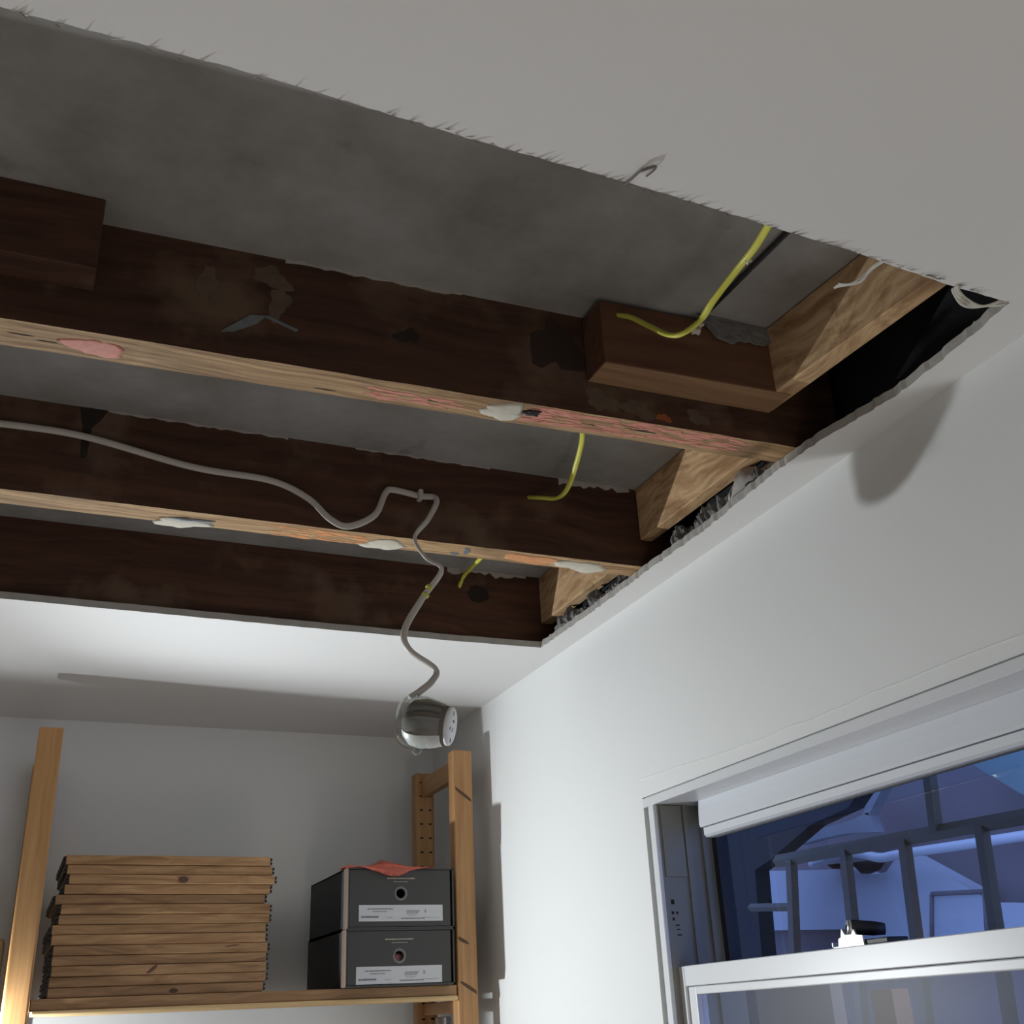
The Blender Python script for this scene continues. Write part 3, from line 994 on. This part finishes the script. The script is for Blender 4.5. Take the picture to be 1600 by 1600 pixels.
# (cream foam specks beside the cable on the block face)
solo('plaster_crumb', b, MAT['plaster'], 'cream plaster crumb stuck on the short brown timber beside the yellow cable', 'plaster crumb', (.688, .945, 2.512))
b = BM()
pts = spline([(.705, .957, 2.545), (.725, .957, 2.520), (.745, .957, 2.512), (.775, .957, 2.522), (.80, .957, 2.519), (.815, .957, 2.53)], 8)
prev = None
for i, p in enumerate(pts):
    v0 = b.verts.new(p + Vector((0, mnoise.noise(p * 60) * .004, mnoise.noise(p * 90) * .004)))
    v1 = b.verts.new(Vector((p.x, p.y + .004, DECK - .001)))
    v2 = b.verts.new(Vector((p.x, p.y + .007, DECK - .001)))
    v3 = b.verts.new(v0.co + Vector((0, .003, .0005)))
    if prev:
        b.faces.new((prev[0], v0, v1, prev[1])); b.faces.new((prev[3], v3, v2, prev[2])); b.faces.new((prev[0], prev[3], v3, v0)); b.faces.new((prev[1], v1, v2, prev[2]))
    else:
        b.faces.new((v0, v1, v2, v3))
    prev = (v0, v1, v2, v3)
b.faces.new(prev)
solo('torn_membrane', b, MAT['mortar'], 'torn grey membrane hanging above the short brown timber', 'membrane', (.70, .957, 2.545))

# ================================================================== bits hanging from the ceiling edge
b = BM()
tube(b, spline([(.409, .636, 2.3990), (.411, .628, 2.3975), (.4135, .615, 2.3970), (.417, .609, 2.3970), (.4225, .605, 2.3972), (.4235, .609, 2.3968), (.4215, .619, 2.3972)], 6), .0009, .0009, 6)
tube(b, spline([(.4135, .615, 2.3966), (.418, .609, 2.3964), (.4225, .605, 2.3966)], 4), .0018, .0010, 6)
solo('bent_wire', b, MAT['wire'], 'little bent wire tie sticking out over the near edge of the hole', 'wire', (.409, .636, 2.4))

def curl(label, pts, wd, loc):
    bm = BM()
    S_ = spline(pts, 8)
    for off in (-1, 0, 1):
        tube(bm, [p + Vector((0, off * wd * .5, off * wd * .25 * math.sin(i * .3))) for i, p in enumerate(S_)], wd * .3, .0005, 6, flat_dir=(0, .2, 1))
    return solo('paper_curl', bm, MAT['paper'], label, 'paper strip', loc)
curl('curl of torn ceiling paper across the near right corner of the hole', [(.795, .652, 2.399), (.806, .661, 2.401), (.822, .668, 2.398), (.842, .670, 2.398), (.858, .662, 2.400), (.868, .654, 2.4)], .006, (.80, .655, 2.4))
curl('white scrap of torn paper over the near end of the rough blocking', [(.712, .726, 2.4305), (.721, .714, 2.4270), (.727, .700, 2.4275), (.726, .683, 2.428), (.722, .655, 2.42)], .007, (.722, .70, 2.43))

# ================================================================== hanging lamp
lp = thing('hanging_glass_lamp', 'small smoky glass lamp with a white slotted cap, hanging on the white cable', 'lamp', (.495, 1.450, 2.172))
ax = Vector((.80, -.55, -.20)).normalized()
c0 = Vector((.5085, 1.450, 2.1355))
left = c0 - ax * .036
UPREF = (0, 0, 1)
b = BM()
lathe(b, left, ax, [(.004, 0), (.005, .012), (.009, .022), (.018, .031), (.034, .0345), (.052, .0315), (.066, .0275), (.070, .0262), (.070, 0)], 40)
mesh_obj('lamp_body', b, MAT['smoke'], lp)
b = BM()
lathe(b, left, ax, [(-.002, 0), (-.001, .018), (.001, .030), (.006, .0355), (.016, .0375), (.034, .0378), (.050, .034), (.064, .030)], 40)
lathe(b, left, ax, [(-.0005, 0), (.0005, .017), (.0025, .0285), (.007, .034), (.016, .036), (.034, .0363), (.050, .0327), (.064, .029)], 40)
mesh_obj('glass_shell', b, MAT['clear'], lp)
b = BM()
lathe(b, left, ax, [(.009, .0235), (.018, .0322), (.034, .0357), (.052, .0326), (.0655, .0285)], 20, math.pi - .85, math.pi + 1.35, UPREF)
lathe(b, left, ax, [(.009, .0225), (.018, .0312), (.034, .0347), (.052, .0316), (.0655, .0275)], 20, math.pi - .85, math.pi + 1.35, UPREF)
mesh_obj('white_liner', b, MAT['white_pl'], lp)
cap = (lambda q: (lathe(q, left, ax, [(.0700, 0), (.0700, .0270), (.0735, .0268), (.0750, .0250), (.0752, 0)], 36), q)[-1])(BM())
cap = mesh_obj('slotted_cap', cap, MAT['white_pl'], lp)
u = Vector((0, 0, 1)); u = (u - ax * u.dot(ax)).normalized(); v = ax.cross(u)
b = BM()
for (du, dv, su, sv, an) in ((.018, .002, .0032, .0016, .1), (.008, -.004, .0016, .0034, .0), (-.004, .008, .0028, .0013, -.5), (-.004, -.004, .0030, .0013, -.3), (-.019, -.003, .003, .0016, -.1)):
    cc = left + ax * .0752 + u * du + v * dv
    e1, e2 = u * math.cos(an) + v * math.sin(an), v * math.cos(an) - u * math.sin(an)
    q = [cc + e1 * su * i + e2 * sv * j for i, j in ((-1, -1), (1, -1), (1, 1), (-1, 1))]
    A = [b.verts.new(t + ax * .0003) for t in q]
    B = [b.verts.new(t - ax * .002) for t in q]
    b.faces.new(A); b.faces.new(B[::-1])
    for k in range(4):
        b.faces.new((A[k], B[k], B[(k + 1) % 4], A[(k + 1) % 4]))
mesh_obj('slot', b, MAT['ink'], cap)
b = BM()
tube(b, [Vector((.4950, 1.450, 2.178)), Vector((.4945, 1.450, 2.166)), Vector((.4955, 1.450, 2.1625))], .0045, .0045, 12)
lathe(b, (.4950, 1.450, 2.1655), (0, 0, 1), [(0, .009), (.002, .0105), (.004, .009), (.005, .004)], 20)
mesh_obj('neck', b, MAT['clear'], lp)
b = BM()
box(b, .483, .499, 1.446, 1.455, 2.1725, 2.1790)
bmesh.ops.rotate(b, verts=b.verts[:], cent=(.491, 1.45, 2.176), matrix=Matrix.Rotation(-.6, 3, 'Y'))
bevel(b, .0015, 2)
mesh_obj('cord_grip', b, MAT['flex'], lp)
b = BM()
tube(b, spline([(.498, 1.448, 2.103), (.496, 1.447, 2.096), (.490, 1.446, 2.0915)], 5), .0050, .0025, 10)
mesh_obj('glass_tip', b, MAT['clear'], lp)

# ================================================================== shelving unit against the back wall
SF = 2.234
su = thing('shelving_unit', 'pine shelving unit with ladder sides against the back wall', 'shelves', (.45, 2.38, 0))
HTOP = 2.290
def post(x0, x1, y0, y1, top, holes=False, knots=()):
    bm = BM(); box(bm, x0, x1, y0, y1, 0, top)
    bevel(bm, .004, 3)
    for (kx, kz, rx, rz, an) in knots:
        pts = []
        for k in range(14):
            t = 2 * math.pi * k / 14
            a_, c_ = rx * math.cos(t), rz * math.sin(t)
            X = kx + a_ * math.cos(an) - c_ * math.sin(an)
            X = min(max(X, x0 + .0035), x1 - .0035)
            pts.append(bm.verts.new((X, y0 - .0003, kz + a_ * math.sin(an) + c_ * math.cos(an))))
        f = bm.faces.new(pts); f.material_index = 1
    o = mesh_obj('post', bm, [MAT['pine'], MAT['knot']], su)
    if holes:
        z = top - .022
        while z > 1.70:
            for dx in (-.009, .012):
                bm = BM()
                lathe(bm, ((x0 + x1) / 2 + dx, y0 - .0004, z), (0, 1, 0), [(0, 0), (0, .0036), (.004, .0036)], 12)
                for v_ in bm.verts:
                    v_.co.z = z + (v_.co.z - z) * .55
                    v_.co.x = (x0 + x1) / 2 + dx + (v_.co.x - (x0 + x1) / 2 - dx) * 1.25
                mesh_obj('peg_hole', bm, MAT['hole'], o, recalc=False)
            z -= .0315
    return o
post(.0165, .0600, SF - .004, SF + .030, HTOP + .004)
post(.8450, .8885, SF, SF + .032, HTOP, knots=((.866, 2.196, .028, .0035, -.62), (.856, 1.905, .017, .0035, -.45), (.870, 1.816, .024, .0035, -.55)))
post(.0165, .0600, 2.548, 2.580, HTOP)
post(.8435, .8885, 2.478, 2.510, HTOP, True)
for xx in (.0382, .8665):
    for z0, z1 in ((2.234, 2.276), (1.7715, 1.7945)) if xx > .5 else ((2.10, 2.14), ):
        b = BM(); box(b, xx - .009, xx + .009, SF + .0315, 2.4785 if xx > .5 else 2.5485, z0, z1)
        bevel(b, .002, 2)
        mesh_obj('rung', b, MAT['pine_y'], su)
sh = (lambda q: (box(q, .0615, .8435, SF + .0025, 2.53, 1.8035, 1.8225), bevel(q, .0012, 1), q)[-1])(BM())
sh = mesh_obj('shelf', sh, MAT['pine_x'], su)
b = BM(); box(b, .0615, .8435, SF - .0055, SF + .020, 1.7935, 1.8034)
bevel(b, .0042, 2)
mesh_obj('front_batten', b, wood('lit_batten', (.62, .40, .18), (.80, .58, .30), 'X', .45, 60, bump=.03), sh)  # wood paler than the shelf, lamplight on this edge put into it

# unseen bay left of the frame; board's front corner cut to shape the shadow
b = BM(); prism_z(b, [(-.83, 2.2240), (-.066, 2.2236), (-.030, 2.2268), (-.004, 2.2318), (.013, 2.2365), (.013, 2.53), (-.83, 2.53)], 1.8035, 1.8225)
mesh_obj('shelf', b, MAT['pine_x'], su)
post(-.875, -.8315, SF, SF + .032, HTOP)
post(-.875, -.8315, 2.548, 2.580, HTOP)
bm = BM(); box(bm, -.33, .0085, 2.262, 2.50, 1.8226, 1.925)
bevel(bm, .012, 4)
tb = solo('storage_box', bm, plain('tan_card', (.40, .30, .14), .7), 'tan rounded box behind the left post, at the left edge of the picture', 'box', (-.16, 2.38, 1.8226))

# fourteen spare boards stacked on the shelf
ENDS = [(0.092, 0.465), (0.096, 0.47), (0.101, 0.475), (0.095, 0.467), (0.082, 0.458), (0.093, 0.468), (0.091, 0.468), (0.082, 0.462), (0.083, 0.462), (0.088, 0.467), (0.088, 0.465), (0.089, 0.466), (0.087, 0.466), (0.087, 0.462)]
SAY = ['topmost pine board of the stack on the shelf', 'second pine board from the top of the stack', 'third board from the top of the stack, dark round knot in its edge',
       'fourth pine board from the top of the stack', 'fifth board from the top, pushed out to the left of the stack', 'sixth pine board from the top of the stack',
       'seventh pine board from the top of the stack', 'eighth pine board from the top of the stack', 'ninth board from the top of the stack, reddish edge',
       'sixth pine board up from the bottom of the stack'.replace('sixth', 'fifth'), 'fourth board up from the bottom of the stack, two-tone edge', 'third board up from the bottom of the stack, slanting knot in its edge',
       'second pine board up from the bottom of the stack', 'bottom pine board of the stack, lying on the shelf']
PITCH = .01727
for i in range(14):
    xa, xb = ENDS[i]
    z1 = 1.8225 + PITCH * (14 - i)
    z0 = z1 - PITCH + .0007
    yf = 2.2465 + .0015 * math.sin(i * 2.1)
    o = thing('shelf_board', SAY[i], 'shelf board', ((xa + xb) / 2, 2.38, z0), 'spare pine boards stacked on the shelf')
    bm = BM(); box(bm, xa, xb, yf, yf + .27, z0, z1)
    bevel(bm, .0011, 1)
    kn = {2: (.302, .0, .0095, .0062, 0), 11: (.259, 0, .012, .003, .7), 9: (.40, .003, .014, .0012, .1), 13: (.30, -.002, .008, .004, 0)}.get(i)
    if kn:
        zc = (z0 + z1) / 2 + kn[1]
        pts = []
        for k in range(14):
            t = 2 * math.pi * k / 14
            a_, c_ = kn[2] * math.cos(t), kn[3] * math.sin(t)
            zz = zc + a_ * math.sin(kn[4]) + c_ * math.cos(kn[4])
            pts.append(bm.verts.new((kn[0] + a_ * math.cos(kn[4]) - c_ * math.sin(kn[4]), yf - .0003, min(max(zz, z0 + .0012), z1 - .0012))))
        f = bm.faces.new(pts); f.material_index = 1
    mesh_obj('plank', bm, [MAT['pine_x'], MAT['knot']], o)
    for sx in (-1, 1):
        bm = BM()
        xe = xa if sx < 0 else xb
        for dz in (.0028, .0100):
            box(bm, *sorted((xe - sx * .0005, xe + sx * .0045)), yf + .004, yf + .262, z0 + dz, z0 + dz + .0042)
        box(bm, *sorted((xe - sx * .0005, xe + sx * .0018)), yf + .003, yf + .266, z0 + .0015, z1 - .0018)
        mesh_obj('end_clip', bm, MAT['black'], o)

# two drawer-style shoe boxes on the shelf
def shoe_box(label, x0, x1, z0, z1, logo_x, hole, lab, pinkish):
    yf, yb = 2.2050, 2.505
    o = thing('shoe_box', label, 'box', ((x0 + x1) / 2, 2.39, z0), 'drawer boxes stacked on the shelf')
    bm = BM()
    t = .003
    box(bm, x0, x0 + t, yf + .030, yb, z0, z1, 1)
    box(bm, x1 - t, x1, yf, yb, z0, z1, 0)
    box(bm, x0, x1, yf, yb, z1 - t, z1, 0)
    box(bm, x0, x1, yf, yb, z0, z0 + t, 0)
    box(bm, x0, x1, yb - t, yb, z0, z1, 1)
    sl = mesh_obj('sleeve', bm, [MAT['box'], MAT['boxside']], o)
    bm = BM()
    box(bm, x0 - .0006, x0 + t, yf, yf + .0300, z0 + .0005, z1 - .0003)
    bevel(bm, .001, 1)
    tag(mesh_obj('sleeve_lit_strip', bm, MAT['lit_strip'], sl), 'brown strip of the sleeve, lamplight put into its colour')
    # drawer front with a round finger hole
    bm = BM()
    fx0, fx1, fz0, fz1 = x0 + .004, x1 - .0075, z0 + .004, z1 - .004
    hx, hz, hr = hole[0], hole[1], .0098
    n = 32
    ring0 = [bm.verts.new((hx + hr * math.cos(2 * math.pi * k / n), yf + .0015, hz + hr * math.sin(2 * math.pi * k / n))) for k in range(n)]
    ring1 = [bm.verts.new((q.co.x, yf + .006, q.co.z)) for q in ring0]
    outer = []
    for k in range(n):
        c_, s_ = math.cos(2 * math.pi * k / n), math.sin(2 * math.pi * k / n)
        tx = ((fx1 - hx) / c_) if c_ > 1e-9 else ((fx0 - hx) / c_ if c_ < -1e-9 else 1e9)
        tz = ((fz1 - hz) / s_) if s_ > 1e-9 else ((fz0 - hz) / s_ if s_ < -1e-9 else 1e9)
        tt = min(tx, tz)
        outer.append(bm.verts.new((hx + c_ * tt, yf + .0015, hz + s_ * tt)))
    for k in range(n):
        k2 = (k + 1) % n
        bm.faces.new((ring0[k], ring0[k2], outer[k2], outer[k]))
        bm.faces.new((ring0[k], ring1[k], ring1[k2], ring0[k2]))
    for cx_, cz_ in ((fx0, fz0), (fx1, fz0), (fx1, fz1), (fx0, fz1)):
        # fill the corners the radial fan cuts off
        near_ = sorted(outer, key=lambda q: (q.co.x - cx_) ** 2 + (q.co.z - cz_) ** 2)
        a_ = min([q for q in outer if abs(q.co.x - cx_) < 1e-6], key=lambda q: abs(q.co.z - cz_))
        c_ = min([q for q in outer if abs(q.co.z - cz_) < 1e-6], key=lambda q: abs(q.co.x - cx_))
        if a_ is not c_:
            kk = bm.verts.new((cx_, yf + .0015, cz_))
            bm.faces.new((a_, kk, c_))
    dr = mesh_obj('drawer_front', bm, MAT['box'], o)
    bm = BM()
    box(bm, x0 + .006, x1 - .009, yf + .10, yf + .104, z0 + .005, z1 - .006)
    mesh_obj('inner_card', bm, MAT['hole'], o)
    bm = BM()
    lathe(bm, (hx, yf + .0016, hz), (0, -1, 0), [(-.004, .0090), (.0004, .0090), (.0014, .0102), (.0014, .0128), (0, .0140)], 32)
    mesh_obj('finger_ring', bm, MAT['ring'], dr)
    bm = BM()
    lx0, lx1, lz0, lz1 = lab
    box(bm, lx0, lx1, yf + .0008, yf + .0014, lz0, lz1)
    st = mesh_obj('sticker', bm, MAT['label'], dr)
    W, H = lx1 - lx0, lz1 - lz0
    rr = random.Random(5)
    for nm, mt, rows in (('lettering', MAT['ink'], ((.10, .40, .76, .055), (.16, .33, .60, .045), (.03, .23, .27, .11), (.50, .78, .17, .06))),
                         ('small_lettering', MAT['ink_l'], ((.56, .72, .62, .10), (.56, .70, .50, .08), (.33, .40, .23, .05), (.58, .68, .36, .04), (.76, .96, .21, .03), (.78, .80, .62, .22)))):
        for (a_, e_, hz_, hh) in rows:
            bm = BM()
            x = a_
            while x < e_:
                wd = rr.uniform(.006, .016)
                box(bm, lx0 + W * x, lx0 + W * min(x + wd, e_), yf + .0004, yf + .0010, lz0 + H * (hz_ - hh / 2), lz0 + H * (hz_ + hh / 2 * rr.uniform(.7, 1)))
                x += wd + rr.uniform(.002, .006)
            mesh_obj(nm, bm, mt, st)
    bm = BM()
    z = logo_x[2]
    x = logo_x[0]
    k = 0
    while x < logo_x[1]:
        wd = rr.uniform(.0028, .0042)
        hh = rr.uniform(.0016, .0022)
        box(bm, x, x + wd, yf + .0008, yf + .0016, z, z + hh)
        x += wd + .0011
    x = logo_x[0] + .013
    while x < logo_x[1] - .015:
        box(bm, x, x + .0022, yf + .0008, yf + .0016, z - .0058, z - .0047)
        x += .0030
    mesh_obj('logo', bm, MAT['logo'], dr)
    return o
bz = 1.8228
shoe_box('lower charcoal drawer box standing on the shelf, under the other box', 0.6074, 0.8284, bz, 1.9262, (0.6861, 0.7442, 1.9060), (0.7142, 1.8765), (0.6285, 0.8018, 1.8273, 1.8583), True)
shoe_box('upper charcoal drawer box with the red plastic bag on top', 0.6098, 0.8294, 1.9265, 2.0404, (0.6901, 0.7472, 2.0192), (0.7176, 1.9917), (0.6325, 0.8052, 1.9400, 1.9700), False)
bm = BM()
lathe(bm, (.714, 2.242, 1.8262), (0, 0, 1), [(0, 0), (0, .022), (.02, .028), (.052, .024), (.064, 0)], 14)
for v_ in bm.verts:
    v_.co += Vector((mnoise.noise(v_.co * 60), mnoise.noise(v_.co * 60 + Vector((9, 0, 0))), 0)) * .007
solo('crumpled_tissue', bm, MAT['tissue'], 'crumpled pink tissue inside the lower drawer box, seen through its finger hole', 'tissue', (.714, 2.242, 1.8262))

# red plastic bag lying over the top front edge of the upper box
bm = BM()
NX, NY = 40, 14
grid = []
ZT = 2.0410
for i in range(NX + 1):
    u_ = i / NX
    x = .6085 + u_ * .178
    hump = max(0, math.exp(-((u_ - .46) / .17) ** 2)) * .0135 + .0035 * math.exp(-((u_ - .03) / .06) ** 2) + .0015
    over = .003 + .0145 * math.exp(-((u_ - .50) / .20) ** 2) + .003 * math.exp(-((u_ - .62) / .10) ** 2) - .004 * math.exp(-((u_ - .14) / .07) ** 2)
    over *= min(1, (1 - u_) * 5)
    row = []
    for j in range(NY + 1):
        v_ = j / NY
        n1 = mnoise.noise(Vector((x * 70, v_ * 4, 1.3)))
        n2 = mnoise.noise(Vector((x * 150, v_ * 9, 7.7)))
        if v_ < .72:
            s = v_ / .72
            y = 2.265 - s * .064
            z = ZT + .0006 + hump * math.sin(math.pi * min(1, s * .9 + .05)) ** .7 * (1 + .3 * n1) + abs(n2) * .0015 * (1 - s)
            if s > .9: z = max(z, ZT + .001)
        else:
            s = (v_ - .72) / .28
            y = 2.2010 - .0025 * math.sin(s * math.pi) - .0012 * abs(n1)
            z = ZT + .0012 + hump * .35 * (1 - s) - over * s
        row.append(bm.verts.new((x + .003 * n1 * v_, y, z)))
    grid.append(row)
for i in range(NX):
    for j in range(NY):
        f = bm.faces.new((grid[i][j], grid[i + 1][j], grid[i + 1][j + 1], grid[i][j + 1]))
        f.smooth = (i * 7 + j * 3) % 4 != 0
ret = bmesh.ops.solidify(bm, geom=bm.faces[:], thickness=.0005)
solo('plastic_bag', bm, MAT['bag'], 'crumpled red plastic bag lying on top of the boxes', 'bag', (.69, 2.225, ZT))

# steel tube standing inside the ladder side
bm = BM()
lathe(bm, (.882, 2.425, 0), (0, 0, 1), [(0, 0), (0, .0165), (1.765, .0165), (1.767, .0155), (1.767, .013), (1.70, .013), (1.70, 0)], 32)
solo('steel_tube', bm, MAT['steel'], 'silver metal tube upright between the right-hand posts below the shelf', 'tube', (.882, 2.425, 0))

# the clip lamp that lights the room, just outside the frame under the left post
cl = thing('clip_lamp', 'clip-on lamp below the shelf, left of the left post', 'lamp', (.0, 2.25, 1.60))
bm = BM()
lathe(bm, (-.08, 2.226, 1.652), (0, 0, 1), [(0, 0), (0, .018), (.045, .022), (.06, .020), (.07, .012), (.07, 0)], 24)
mesh_obj('lamp_holder', bm, MAT['lampmetal'], cl)
bm = BM()
tube(bm, spline([(-.08, 2.226, 1.655), (-.078, 2.230, 1.625), (-.03, 2.243, 1.615), (.006, 2.25, 1.62)], 6), .006, .006, 10)
mesh_obj('arm', bm, MAT['lampmetal'], cl)
bm = BM()
box(bm, .002, .0158, 2.236, 2.264, 1.600, 1.645)
bevel(bm, .002, 2)
mesh_obj('clamp', bm, MAT['black'], cl)
